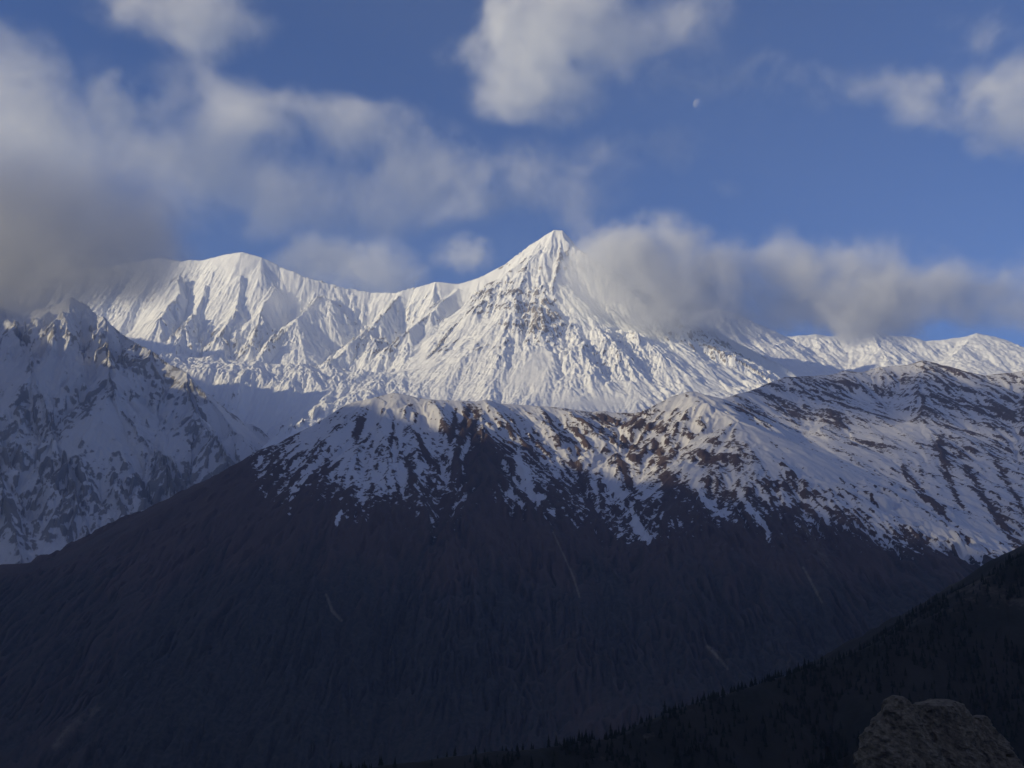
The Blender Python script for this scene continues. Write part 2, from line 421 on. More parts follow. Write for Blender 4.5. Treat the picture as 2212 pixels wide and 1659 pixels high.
# ------------------------------------------------------------------ middle ridge: heath, snow patches, forest
def build_ridge():
    fan = Fan(-320, 2560, 1560, np.concatenate([np.linspace(3.0, 3.6, 40), np.linspace(3.605, 7.6, 860), np.linspace(7.61, 9.0, 180), np.linspace(9.05, 10.5, 14)]))
    X, Y = fan.X, fan.Y
    wx = 70 * fbm(X, Y, 600, 4, 303); wy = 70 * fbm(X, Y, 600, 4, 313)
    lines = [
        line([(-500, 1330, 4.75), (-200, 1262, 5.0), (0, 1222, 5.2), (120, 1210, 5.3), (200, 1205, 5.4), (260, 1190, 5.5), (330, 1150, 5.7), (400, 1110, 5.9), (470, 1075, 6.05), (540, 1035, 6.2), (600, 985, 6.3), (640, 958, 6.35), (690, 922, 6.4),
              (725, 898, 6.4), (780, 871, 6.5), (815, 858, 6.55), (850, 853, 6.6), (885, 857, 6.6), (920, 863, 6.6), (1000, 868, 6.7), (1100, 873, 6.9), (1200, 880, 7.0), (1300, 893, 7.2), (1400, 890, 7.2), (1440, 875, 7.1),
              (1470, 860, 7.05), (1495, 850, 7.0), (1530, 853, 7.1), (1560, 862, 7.3), (1600, 850, 7.7), (1640, 838, 8.0), (1700, 815, 8.3), (1760, 812, 8.5), (1820, 806, 8.7), (1860, 804, 8.8), (1900, 793, 8.8), (1950, 788, 8.8),
              (1995, 782, 8.8), (2040, 789, 8.8), (2080, 801, 8.8), (2130, 812, 8.8), (2180, 806, 8.8), (2260, 806, 8.8), (2400, 790, 8.8), (2700, 740, 8.6)], s=0.62, D=20000, crest=True, round=40),
        line([(1495, 850, 7.0), (1600, 912, 6.35), (1700, 975, 5.95), (1850, 1065, 5.4), (2050, 1170, 4.85), (2200, 1270, 4.4)], s=0.55, D=15000, round=60),
        line([(1300, 893, 7.2), (1330, 1000, 6.15), (1400, 1170, 5.25), (1480, 1350, 4.45), (1520, 1500, 4.0)], s=0.6, D=15000, round=30),
        line([(1050, 870, 6.8), (1045, 965, 5.95), (1062, 1060, 5.5), (1100, 1250, 4.75), (1150, 1500, 4.0), (1180, 1650, 3.7)], s=0.65, D=15000, round=20),
        line([(850, 855, 6.6), (800, 960, 5.95), (720, 1100, 5.3), (620, 1300, 4.55), (540, 1500, 4.0), (500, 1660, 3.65)], s=0.6, D=15000, round=60),
        line([(780, 871, 6.5), (650, 1020, 5.75), (480, 1180, 4.95), (330, 1400, 4.2), (230, 1600, 3.7)], s=0.6, D=15000, round=80),
        line([(200, 1205, 5.4), (130, 1400, 4.3), (80, 1600, 3.8)], s=0.6, D=15000, round=80),
        line([(1995, 782, 8.8), (1990, 900, 7.5), (2040, 1000, 6.6), (2130, 1130, 5.7)], s=0.55, D=15000, round=30),
        line([(1820, 806, 8.7), (1800, 870, 7.9), (1770, 930, 7.1)], s=0.5, D=15000, round=50),
        line([(2212, 808, 8.8), (2230, 950, 7.2), (2260, 1150, 5.6)], s=0.55, D=15000, round=30),
    ]
    floor = (-690 + np.clip(Y - 3500, -700, 1500) * 0.47 - 40).astype(np.float32)
    H, D = ridge_height(X + wx, Y + wy, lines, k=70, floor=floor)
    fade = 0.12 + 0.88 * smooth(0, 350, D)
    u, v = fan.uv(H)
    def blob(cu, cv, ru, rv): return np.exp(-(((u - cu) / ru) ** 2 + ((v - cv) / rv) ** 2))
    calm = np.clip(blob(1800, 960, 190, 70) + 0.75 * blob(1950, 900, 300, 110) + 0.5 * blob(850, 900, 60, 60) + 0.7 * blob(1650, 900, 80, 40) + 0.3 * blob(300, 1250, 350, 120) + 0.1 * blob(700, 1350, 500, 150), 0, 1)
    low = smooth(500, -100, H)
    H = H + low * fade * (42 * fbm(X * 1.3, Y * 0.3, 420, 3, 411) + 16 * fbm(X * 1.4, Y * 0.4, 160, 3, 421))      # broad forested ribs and hollows
    rough = (fade * (1 - 0.75 * calm) * (0.75 + 0.25 * smooth(-500, 300, H))).astype(np.float32)
    H, g = erode(fan, H, [(380, 26), (210, 16), (110, 8), (55, 3.5), (27, 1.5)], rough, 61, follow=0.15)
    H = H + rough * (9 * fbm(X, Y, 150, 5, 331, ridged=True))
    hx, hy = fan.grad(H)
    sl = np.sqrt(hx * hx + hy * hy)
    cur = curvature(fan, H, 5)
    u, v = fan.uv(H)
    def blob(cu, cv, ru, rv): return np.exp(-(((u - cu) / ru) ** 2 + ((v - cv) / rv) ** 2))
    def seg(pts, wid):
        best = np.full(u.shape, 1e9, np.float32)
        for A, B in zip(pts[:-1], pts[1:]):
            ex, ey = B[0] - A[0], B[1] - A[1]
            t_ = np.clip(((u - A[0]) * ex + (v - A[1]) * ey) / (ex * ex + ey * ey), 0, 1)
            best = np.minimum(best, np.hypot(u - A[0] - t_ * ex, v - A[1] - t_ * ey))
        return np.exp(-(best / wid) ** 2)
    # the ragged lower edge of the snow cover, by map
    lu = np.array([-400, 500, 560, 620, 680, 720, 800, 900, 1000, 1040, 1100, 1200, 1300, 1400, 1500, 1600, 1700, 1800, 1950, 2100, 2250, 2600])
    lv = np.array([700, 800, 960, 985, 1000, 1020, 1035, 1040, 1010, 965, 1000, 1030, 1090, 1080, 1050, 1040, 1050, 1090, 1140, 1180, 1200, 1200])
    lim = np.interp(u, lu, lv)
    n1 = fbm(X * 1.6, Y * 0.6, 260, 5, 341)
    n2 = fbm(X * 1.5, Y * 0.6, 80, 4, 351)
    snow = 0.5 + (lim - v) * 0.0042 + np.clip(cur, -8, 8) * 0.03 + 0.50 * n1 + 0.35 * n2
    snow = np.minimum(snow, 0.79 + 0.4 * n2 + 0.36 * n1 + np.clip(cur, -8, 8) * 0.035)
    bands = fbm(X * 0.5 + Y * 0.5, H * 2.0 + X * 0.8, 170, 4, 361)
    rocky = 0.9 * blob(1650, 880, 90, 26) + 0.7 * blob(1780, 840, 110, 25) + 1.0 * blob(2050, 850, 90, 50) + 0.9 * blob(2150, 890, 70, 40) + 0.8 * blob(1830, 900, 90, 22) + 0.9 * blob(2045, 965, 35, 40) + 0.8 * blob(1870, 962, 45, 12) + 0.6 * blob(2110, 975, 50, 20) + 0.5 * blob(1280, 930, 120, 35) + 0.5 * blob(1120, 920, 50, 25) + 0.45 * blob(1000, 930, 45, 45)
    rocky = rocky + 0.9 * blob(1250, 945, 150, 60) + 0.95 * blob(1420, 965, 110, 75) + 0.6 * blob(1560, 990, 60, 60) + 0.4 * blob(950, 950, 120, 50) + 0.4 * smooth(1500, 1650, u) * smooth(1010, 960, v)
    n3 = fbm(X * 1.2, Y * 0.8, 34, 3, 381)
    snow += 0.34 * n3 + 0.22 * fbm(X * 1.6, Y * 0.5, 60, 4, 391)
    snow -= np.clip(rocky, 0, 1) * (0.26 + 0.75 * bands + 0.5 * n2 + 0.7 * n3)
    snow -= 1.1 * blob(1042, 1005, 32, 36)
    for pts, wd in (([(2030, 950), (2040, 1010), (2075, 1090)], 9), ([(1990, 1050), (2040, 1110), (2090, 1170)], 8), ([(2090, 1010), (2130, 1080), (2180, 1150)], 9), ([(2150, 1000), (2212, 1100)], 8), ([(1950, 1010), (2000, 1080)], 6),
                    ([(1012, 880), (1000, 930), (985, 985)], 6), ([(985, 885), (975, 945)], 5), ([(1030, 890), (1022, 950)], 6), ([(850, 900), (845, 960)], 6), ([(905, 940), (925, 1000)], 6), ([(882, 990), (890, 1030)], 9), ([(780, 910), (770, 950)], 10), ([(1240, 1000), (1270, 1090), (1330, 1180)], 9), ([(1420, 960), (1440, 1040), (1450, 1110)], 10), ([(1340, 1000), (1370, 1060)], 8)):
        snow -= 0.5 * seg(pts, wd)
    for pts, wd in (([(1500, 852), (1600, 915), (1720, 985), (1850, 1060), (1990, 1130), (2120, 1180)], 26), ([(1120, 990), (1150, 1060), (1190, 1110)], 9), ([(1290, 1000), (1340, 1080), (1400, 1160)], 14),
                    ([(1490, 1010), (1530, 1090), (1560, 1110)], 12), ([(1590, 1060), (1640, 1120), (1670, 1180)], 8), ([(1640, 970), (1680, 1040), (1700, 1090)], 8), ([(2000, 1050), (2080, 1140), (2170, 1190)], 12),
                    ([(2080, 1060), (2130, 1130), (2180, 1185)], 10), ([(670, 1010), (640, 1060), (625, 1110)], 9), ([(745, 1090), (725, 1130)], 8)):
        snow += 0.75 * seg(pts, wd) * np.clip(0.72 + 1.1 * n2 + 0.8 * n3 + 0.5 * n1, 0, 1.2)
    snow -= 0.6 * smooth(0, 1, (v - lim - 90) / 130) + 0.9 * smooth(1180, 1260, v)
    bare = -0.5 + 0.9 * seg([(210, 1530), (160, 1565), (120, 1610)], 16) + 0.75 * seg([(1720, 1080), (1760, 1170), (1790, 1240)], 20) + 0.8 * seg([(1535, 1400), (1570, 1440)], 5) + 0.7 * blob(1205, 1085, 35, 25) + 0.5 * seg([(725, 1310), (735, 1340)], 6) + 0.5 * seg([(690, 1540), (710, 1590)], 10)
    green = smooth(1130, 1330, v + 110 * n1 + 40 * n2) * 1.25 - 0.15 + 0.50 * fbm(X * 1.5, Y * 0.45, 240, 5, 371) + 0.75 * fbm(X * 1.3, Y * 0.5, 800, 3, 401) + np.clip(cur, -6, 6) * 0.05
    for pts, wd in (([(1195, 1150), (1225, 1215), (1240, 1250), (1252, 1290)], 3.2), ([(1528, 1396), (1545, 1412), (1572, 1445)], 5.0), ([(705, 1285), (718, 1320), (738, 1340)], 5.0), ([(1735, 1225), (1775, 1300)], 4.0)):
        bare = np.maximum(bare, seg(pts, wd) * 1.15 - 0.35)
    bare = bare + 0.35 * n2 + 0.25 * n3 - 0.12
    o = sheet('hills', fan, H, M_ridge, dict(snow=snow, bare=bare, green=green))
    tag(o, 'broad middle ridge with patchy snow on brown heath and dark forest on its lower slopes', 'mountain ridge', 'structure')

# ------------------------------------------------------------------ near hillside at the right
HILL = {}
def build_hill():
    fan = Fan(150, 3300, 900, np.concatenate([np.linspace(0.004, 0.25, 40), np.linspace(0.26, 1.6, 420), np.linspace(1.62, 2.6, 40)]))
    X, Y = fan.X, fan.Y
    lines = [
        line([(3000, 700, 1.7), (2600, 960, 1.6), (2400, 1090, 1.55), (2212, 1203, 1.5), (2150, 1243, 1.48), (2090, 1292, 1.45), (1960, 1362, 1.4), (1900, 1392, 1.4), (1800, 1426, 1.4), (1640, 1480, 1.35), (1500, 1522, 1.3), (1390, 1568, 1.25), (1330, 1595, 1.22),
              (1240, 1608, 1.2), (1100, 1622, 1.18), (900, 1645, 1.15), (700, 1675, 1.1), (500, 1720, 1.05), (200, 1800, 1.0)], s=0.62, D=15000, crest=True, round=12),
        line([(2700, 1540, .86), (2400, 1640, .84), (2200, 1690, .83), (2000, 1690, .82), (1880, 1640, .83), (1790, 1672, .83), (1600, 1770, .78), (1300, 1900, .75)], s=0.6, D=15000, round=10),
    ]
    H, D = ridge_height(X, Y, lines, k=20)
    back = np.clip(Y - (1500 - 0.0 * X), 0, 5000)
    # the slope the viewer stands on, falling away steeply in front
    near = -3.0 - 0.62 * np.hypot(X, Y) + 0.25 * X
    H = np.maximum(H, near)
    fade = 0.25 + 0.75 * smooth(0, 120, D)
    H, g = erode(fan, H, [(120, 7), (60, 4), (30, 2)], fade * smooth(150, 500, Y), 81)
    H = H + (2.5 * fbm(X, Y, 60, 4, 431)) * smooth(100, 500, Y)
    u, v = fan.uv(H)
    n1 = fbm(X, Y, 90, 4, 441)
    def blob(cu, cv, ru, rv): return np.exp(-(((u - cu) / ru) ** 2 + ((v - cv) / rv) ** 2))
    bare = -0.45 + 0.55 * n1 + 0.7 * blob(1400, 1590, 30, 22) + 0.5 * blob(1300, 1640, 60, 12) + 0.5 * blob(2020, 1560, 60, 20) + 0.4 * smooth(1700, 2100, u) * smooth(1420, 1340, v)
    o = sheet('hillside', fan, H, M_hill, dict(snow=np.zeros_like(H) - 1, bare=bare, green=0.6 - 0.8 * n1))
    tag(o, 'dark wooded hillside sloping down from the right edge in front of the valley', 'hillside', 'structure')
    HILL['fan'] = fan; HILL['H'] = H; HILL['n'] = n1

def hill_at(x, y):
    fan, H = HILL['fan'], HILL['H']
    a = x / y
    i = np.interp(a, fan.a, np.arange(len(fan.a))); j = np.interp(y, fan.rows, np.arange(len(fan.rows)))
    i0 = min(int(i), len(fan.a) - 2); j0 = min(int(j), len(fan.rows) - 2); fi = i - i0; fj = j - j0
    return float((H[j0, i0] * (1 - fi) + H[j0, i0 + 1] * fi) * (1 - fj) + (H[j0 + 1, i0] * (1 - fi) + H[j0 + 1, i0 + 1] * fi) * fj)

# ------------------------------------------------------------------ unseen ranges added left of and behind the viewer to shade valley and hillside
class Grid:
    def __init__(s, x0, x1, nx, y0, y1, ny):
        s.xs = np.linspace(x0, x1, nx).astype(np.float32); s.ys = np.linspace(y0, y1, ny).astype(np.float32)
        s.X, s.Y = np.meshgrid(s.xs, s.ys)
    def grad(s, H):
        return np.gradient(H, s.xs, axis=1), np.gradient(H, s.ys, axis=0)

def build_range(g, crest, label, seed, spurs):
    K = 1000.0
    lines = [dict(pts=[(a * K, b * K, c * K) for a, b, c in crest], s=0.75, D=20000, crest=True)]
    lines += [dict(pts=[(a * K, b * K, c * K) for a, b, c in sp], s=0.7, D=15000) for sp in spurs]
    H, D = ridge_height(g.X + 150 * fbm(g.X, g.Y, 1200, 3, seed), g.Y, lines, k=90)
    fade = 0.3 + 0.7 * smooth(0, 500, D)
    H, e = erode(g, H, [(700, 70), (350, 45), (170, 25)], fade, seed + 5)
    snow = 0.2 + 0.0006 * (H - 700) + 0.4 * fbm(g.X, g.Y, 500, 4, seed + 9)
    o = sheet('mountain', g, H, M_side, dict(snow=snow))
    tag(o, label, 'mountain', 'structure')

def build_shading_ranges():
    crest = [(-8.8, -3.5, 3.3), (-8.4, -2.0, 3.4), (-8.2, 0.0, 3.45), (-8.1, 2.0, 3.35), (-8.1, 4.0, 3.3), (-8.1, 6.0, 3.25), (-8.2, 7.5, 3.25), (-8.3, 8.5, 3.4), (-8.5, 9.5, 3.7), (-8.6, 11.0, 4.1), (-8.6, 13, 4.1)]
    zc = lambda y: float(np.interp(y, [c[1] for c in crest], [c[2] for c in crest]))
    build_range(Grid(-12500, -4300, 300, -3500, 13500, 560), crest, 'unseen snowy mountain range added beyond the left edge to shade the valley', 503,
                [[(-8.2, y, zc(y)), (-7.0, y - .4, zc(y) - .8), (-5.6, y - .6, zc(y) - 2.0)] for y in (-1, 1, 3, 5, 7, 9, 11)])
    build_range(Grid(-12500, 3000, 300, -11000, -2600, 200), [(-9.5, -3.5, 3.3), (-8.5, -4.5, 3.3), (-7.0, -5.5, 3.3), (-5.0, -6.6, 3.1), (-2.5, -7.6, 2.7), (1.0, -8.4, 2.2), (3.5, -9.0, 1.8)],
                'unseen snowy mountain range added behind the viewer to shade the hillside', 603, [[(-5.0, -6.6, 3.1), (-4.3, -5.2, 2.0), (-3.8, -4.0, 1.0)], [(-2.5, -7.6, 2.7), (-1.8, -6.0, 1.5), (-1.4, -4.6, .6)]])

def build_ground():
    me = bpy.data.meshes.new('ground')
    n = 24; xs = np.linspace(-16000, 16000, n); ys = np.linspace(-11000, 21000, n)
    vs = [(x, y, -780.0) for y in ys for x in xs]
    fs = [(j * n + i, j * n + i + 1, (j + 1) * n + i + 1, (j + 1) * n + i) for j in range(n - 1) for i in range(n - 1)]
    me.from_pydata(vs, [], fs); me.materials.append(M_floor)
    o = bpy.data.objects.new('ground', me); COL.objects.link(o)
    tag(o, 'valley floor under the mountains', 'ground', 'structure')

build_ground()
build_massif()
build_far()
build_side()
build_ridge()
build_hill()
build_shading_ranges()

# ------------------------------------------------------------------ moon
def build_moon():
    d = Vector(P(1508, 224, 1.0)).normalized()
    bpy_me = bpy.data.meshes.new('moon')
    import bmesh
    bm = bmesh.new(); bmesh.ops.create_uvsphere(bm, u_segments=64, v_segments=40, radius=80000 * math.tan(R(0.26)))
    for f in bm.faces: f.smooth = True
    bm.to_mesh(bpy_me); bm.free()
    m = bpy.data.materials.new('moon_dust_seen_through_blue_air'); m.use_nodes = True; t = m.node_tree
    t.nodes.remove(t.nodes['Principled BSDF'])
    tr = N(t, 'BsdfTransparent'); df = N(t, 'BsdfDiffuse'); ad = N(t, 'AddShader'); mxs = N(t, 'MixShader'); ge = N(t, 'NewGeometry')
    nz = N(t, 'TexNoise'); nz.inputs['Scale'].default_value = 3.0; tcn = N(t, 'TexCoord'); t.links.new(tcn.outputs['Generated'], nz.inputs['Vector'])
    t.links.new(mixc(t, nz.outputs['Fac'], (0.07, 0.065, 0.05), (0.17, 0.155, 0.115)), df.inputs['Color'])
    t.links.new(tr.outputs[0], ad.inputs[0]); t.links.new(df.outputs[0], ad.inputs[1])
    t.links.new(ge.outputs['Backfacing'], mxs.inputs[0]); t.links.new(ad.outputs[0], mxs.inputs[1]); t.links.new(tr.outputs[0], mxs.inputs[2])
    t.links.new(mxs.outputs[0], t.nodes['Material Output'].inputs['Surface'])
    bpy_me.materials.append(m)
    o = bpy.data.objects.new('moon', bpy_me); o.location = d * 80000; COL.objects.link(o)
    tag(o, 'small pale gibbous moon in the blue sky', 'moon')
build_moon()

# ------------------------------------------------------------------ rock outcrop on the near hillside
def plain_mat(name, a, b, scale, bump, rough=0.95):
    m = bpy.data.materials.new(name); m.use_nodes = True; t = m.node_tree; p = t.nodes['Principled BSDF']
    g = N(t, 'NewGeometry'); n1 = N(t, 'TexNoise'); n1.inputs['Scale'].default_value = scale; n1.inputs['Detail'].default_value = 8; n1.inputs['Roughness'].default_value = 0.65
    t.links.new(g.outputs['Position'], n1.inputs['Vector'])
    t.links.new(mixc(t, mathn(t, 'MULTIPLY_ADD', n1.outputs['Fac'], 2.4, -0.7, clamp=True), a, b), p.inputs['Base Color'])
    p.inputs['Roughness'].default_value = rough; p.inputs['Specular IOR Level'].default_value = 0.1
    bp = N(t, 'Bump'); bp.inputs['Distance'].default_value = bump; t.links.new(n1.outputs['Fac'], bp.inputs['Height']); t.links.new(bp.outputs[0], p.inputs['Normal'])
    return m
M_tan = plain_mat('tan_conglomerate', (0.05, 0.042, 0.030), (0.27, 0.22, 0.15), 0.25, 2.2)
M_crown = plain_mat('conifer_needles', (0.012, 0.018, 0.012), (0.035, 0.042, 0.026), 0.4, 0.3)
M_bark = plain_mat('conifer_bark', (0.05, 0.038, 0.028), (0.09, 0.07, 0.05), 1.5, 0.05)

def pinnacle(rings, seed, parent):
    """rings: (centre u, v, half width px) from top to foot, at a distance Y."""
    Y = parent['Yk']; k = Y * KM / FPX
    nseg, sub = 72, 90
    vs = np.array([r[1] for r in rings], float); us = [r[0] for r in rings]; ws = [r[2] for r in rings]
    tt = np.linspace(vs[0], vs[-1], sub)
    co = []
    for j, v in enumerate(tt):
        cx, cy_, cz = P(np.interp(v, vs, us), v, Y + rings[0][3]); w = np.interp(v, vs, ws) * k
        for i in range(nseg):
            a = 2 * math.pi * i / nseg
            co.append((cx + w * math.cos(a), cy_ + 0.8 * w * math.sin(a), cz, math.cos(a), math.sin(a)))
    co = np.array(co, np.float32)
    X_, Y_, Z_ = co[:, 0], co[:, 1], co[:, 2]
    rib = fbm(X_ * 1.0 + Y_ * 0.7, Y_ * 1.0 + Z_ * 0.12, 16, 4, seed)                # upright ribs and furrows
    blk = fbm(X_ + 0.6 * Y_, Z_ * 1.2 - 0.5 * Y_, 9, 4, seed + 9)
    hole = np.clip(fbm(X_ - 0.4 * Y_, Z_ + 0.5 * Y_, 12, 2, seed + 19) - 0.42, 0, 1)
    crk = fbm(X_ * 1.0 + Y_ * 0.8, (Y_ - X_) * 0.4 + Z_ * 0.10, 20, 3, seed + 29, ridged=True)
    fct = fbm(X_ + 0.3 * Y_, Z_ * 0.8 + Y_ * 0.6, 8, 4, seed + 39, ridged=True)
    dsp = 3.2 * (fct - 0.45) + 3.0 * rib + 2.6 * blk + 6.0 * (crk - 0.5) - 22 * hole
    X_ = X_ + co[:, 3] * dsp; Y_ = Y_ + co[:, 4] * dsp; Z_ = Z_ + 1.2 * blk
    verts = np.stack([X_, Y_, Z_], 1) - np.array(parent.location, np.float32)
    faces = [(j * nseg + i, (j + 1) * nseg + i, (j + 1) * nseg + (i + 1) % nseg, j * nseg + (i + 1) % nseg) for j in range(sub - 1) for i in range(nseg)]
    faces.append(tuple(range(nseg - 1, -1, -1))[::-1])
    me = bpy.data.meshes.new('pinnacle'); me.from_pydata([tuple(map(float, q)) for q in verts], [], faces); me.update()
    me.materials.append(M_tan)
    o = bpy.data.objects.new('pinnacle', me); o.parent = parent; COL.objects.link(o)
    return o

def build_rock():
    root = bpy.data.objects.new('rock_outcrop', None); COL.objects.link(root)
    c = P(1990, 1660, 0.82); root.location = c
    root['Yk'] = 0.82
    tag(root, 'tan rock outcrop of furrowed pinnacles in the lower right corner', 'rock')
    pinnacle([(1936, 1503, 6, -.01), (1934, 1512, 20), (1936, 1530, 30), (1934, 1560, 50), (1938, 1600, 72), (1944, 1640, 84), (1948, 1690, 92), (1950, 1760, 110), (1950, 1850, 130)], 601, root)
    pinnacle([(2034, 1513, 26, .02), (2030, 1520, 48), (2036, 1545, 54), (2040, 1590, 68), (2040, 1640, 86), (2045, 1720, 105), (2045, 1850, 130)], 611, root)
    pinnacle([(2112, 1548, 12, .02), (2110, 1560, 26), (2118, 1590, 40), (2130, 1640, 62), (2140, 1720, 90), (2140, 1850, 120)], 621, root)
    del root['Yk']
build_rock()

# ------------------------------------------------------------------ conifers
def crown_mesh(seed, h=1.0):
    rnd = random.Random(seed); vs = []; fs = []
    n = 9; lev = 9
    for l in range(lev):
        t_ = l / (lev - 1)
        z0 = 0.10 + 0.84 * t_; r = (0.20 * (1 - t_) ** 0.85 + 0.012) * rnd.uniform(0.8, 1.2)
        b = len(vs); vs.append((rnd.uniform(-.01, .01), rnd.uniform(-.01, .01), z0 + 0.15 * (1 - 0.5 * t_)))
        ph = rnd.uniform(0, 6.28)
        for i in range(2 * n):
            a = ph + math.pi * i / n; q = r * (rnd.uniform(0.85, 1.3) if i % 2 == 0 else rnd.uniform(0.35, 0.6))
            vs.append((q * math.cos(a), q * math.sin(a), z0 - (0.05 if i % 2 == 0 else 0.0) * rnd.uniform(0.5, 1.3)))
        for i in range(2 * n): fs.append((b, b + 1 + i, b + 1 + (i + 1) % (2 * n)))
    return vs, fs

def trunk_mesh():
    vs = []; fs = []
    for (z, r) in ((-0.12, 0.026), (0.3, 0.018), (0.9, 0.004)):
        for i in range(6): vs.append((r * math.cos(i * math.pi / 3), r * math.sin(i * math.pi / 3), z))
    for j in range(2):
        for i in range(6): fs.append((j * 6 + i, j * 6 + (i + 1) % 6, j * 6 + 6 + (i + 1) % 6, j * 6 + 6 + i))
    return vs, fs

def build_trees():
    rnd = random.Random(5)
    protos = []
    tm = bpy.data.meshes.new('trunk'); v_, f_ = trunk_mesh(); tm.from_pydata(v_, [], f_); tm.materials.append(M_bark)
    for q in range(5):
        cm = bpy.data.meshes.new('crown'); v_, f_ = crown_mesh(q); cm.from_pydata(v_, [], f_); cm.materials.append(M_crown); protos.append((cm, v_, f_))
    fan, H, nn = HILL['fan'], HILL['H'], HILL['n']
    spots = []
    tries = 0
    while len(spots) < 3600 and tries < 60000:
        tries += 1
        u = rnd.uniform(620, 2290); y = rnd.uniform(640, 1560); x = (u - 1106) / FPX * y
        z = hill_at(x, y)
        yy = y * CP + z * SP; v = 829.5 - FPX * (z * CP - y * SP) / yy; uu = 1106 + FPX * x / yy
        if v > 1720 or v < 1150: continue
        den = 0.62 + 1.9 * float(fbm(np.array([x]), np.array([y]), 110, 3, 471)[0])
        if uu > 1980 and v < 1400: den -= 0.25
        if 1850 < uu < 2200 and v > 1480 and y < 900: den -= 0.6
        if rnd.random() > den: continue
        spots.append((x, y, z, rnd.triangular(4.5, 14.5, 8.0) * (1.35 if rnd.random() < 0.10 else 1.0), uu, v))
    spots.sort(key=lambda s_: -s_[3] / s_[1])
    crest_v = lambda uu: np.interp(uu, [700, 900, 1100, 1330, 1390, 1500, 1640, 1800, 1960, 2090, 2212], [1672, 1642, 1620, 1592, 1566, 1520, 1478, 1425, 1360, 1291, 1203])
    first = [None] * 5
    for i, (x, y, z, h, uu, v) in enumerate(spots[:300]):
        q = i % 5
        root = bpy.data.objects.new('pine_tree', None); root.location = (x, y, z); root.rotation_euler = (0, 0, rnd.uniform(0, 6.28)); root.scale = (h * rnd.uniform(.85, 1.15), h * rnd.uniform(.85, 1.15), h)
        COL.objects.link(root)
        for nm, me in (('crown', protos[q][0]), ('trunk', tm)):
            c = bpy.data.objects.new(nm, me); c.parent = root; COL.objects.link(c)
        if v < crest_v(uu) + 14: tag(root, 'dark pointed conifer standing on the skyline of the wooded hillside', 'tree', None, 'conifers along the skyline of the wooded hillside')
        else: tag(root, 'dark conifer on the shaded face of the wooded hillside below its skyline', 'tree', None, 'conifers on the face of the wooded hillside')
    vs = []; fs = []; 
    for i, (x, y, z, h, uu, v) in enumerate(spots[300:]):
        _, v_, f_ = protos[i % 5]; a = rnd.uniform(0, 6.28); ca, sa = math.cos(a) * h, math.sin(a) * h; b = len(vs)
        vs.extend((x + px * ca - py * sa, y + px * sa + py * ca, z + pz * h) for px, py, pz in v_)
        fs.extend((f[0] + b, f[1] + b, f[2] + b) for f in f_)
    me = bpy.data.meshes.new('forest'); me.from_pydata(vs, [], fs); me.materials.append(M_crown)
    o = bpy.data.objects.new('forest', me); COL.objects.link(o)
    tag(o, 'dense dark conifer forest covering the near hillside', 'forest', 'stuff')
if DO_TREES: build_trees()

# ------------------------------------------------------------------ clouds (volumes)
def noise3(x, y, z, seed):
    xf = np.floor(x); yf = np.floor(y); zf = np.floor(z)
    xi = (xf.astype(np.int32) + seed * 13) & 255; yi = (yf.astype(np.int32) + seed * 29) & 255; zi = (zf.astype(np.int32) + seed * 7) & 255
    fx, fy, fz = x - xf, y - yf, z - zf
    ux, uy, uz = (f * f * f * (f * (f * 6 - 15) + 10) for f in (fx, fy, fz))
    def val(i, j, k_): return _perm[(_perm[(_perm[(xi + i) & 255] + yi + j) & 255] + zi + k_) & 255].astype(np.float32) / 127.5 - 1
    def lx(j, k_):
        a = val(0, j, k_); return a + ux * (val(1, j, k_) - a)
    def ly(k_):
        a = lx(0, k_); return a + uy * (lx(1, k_) - a)
    a = ly(0)
    return a + uz * (ly(1) - a)

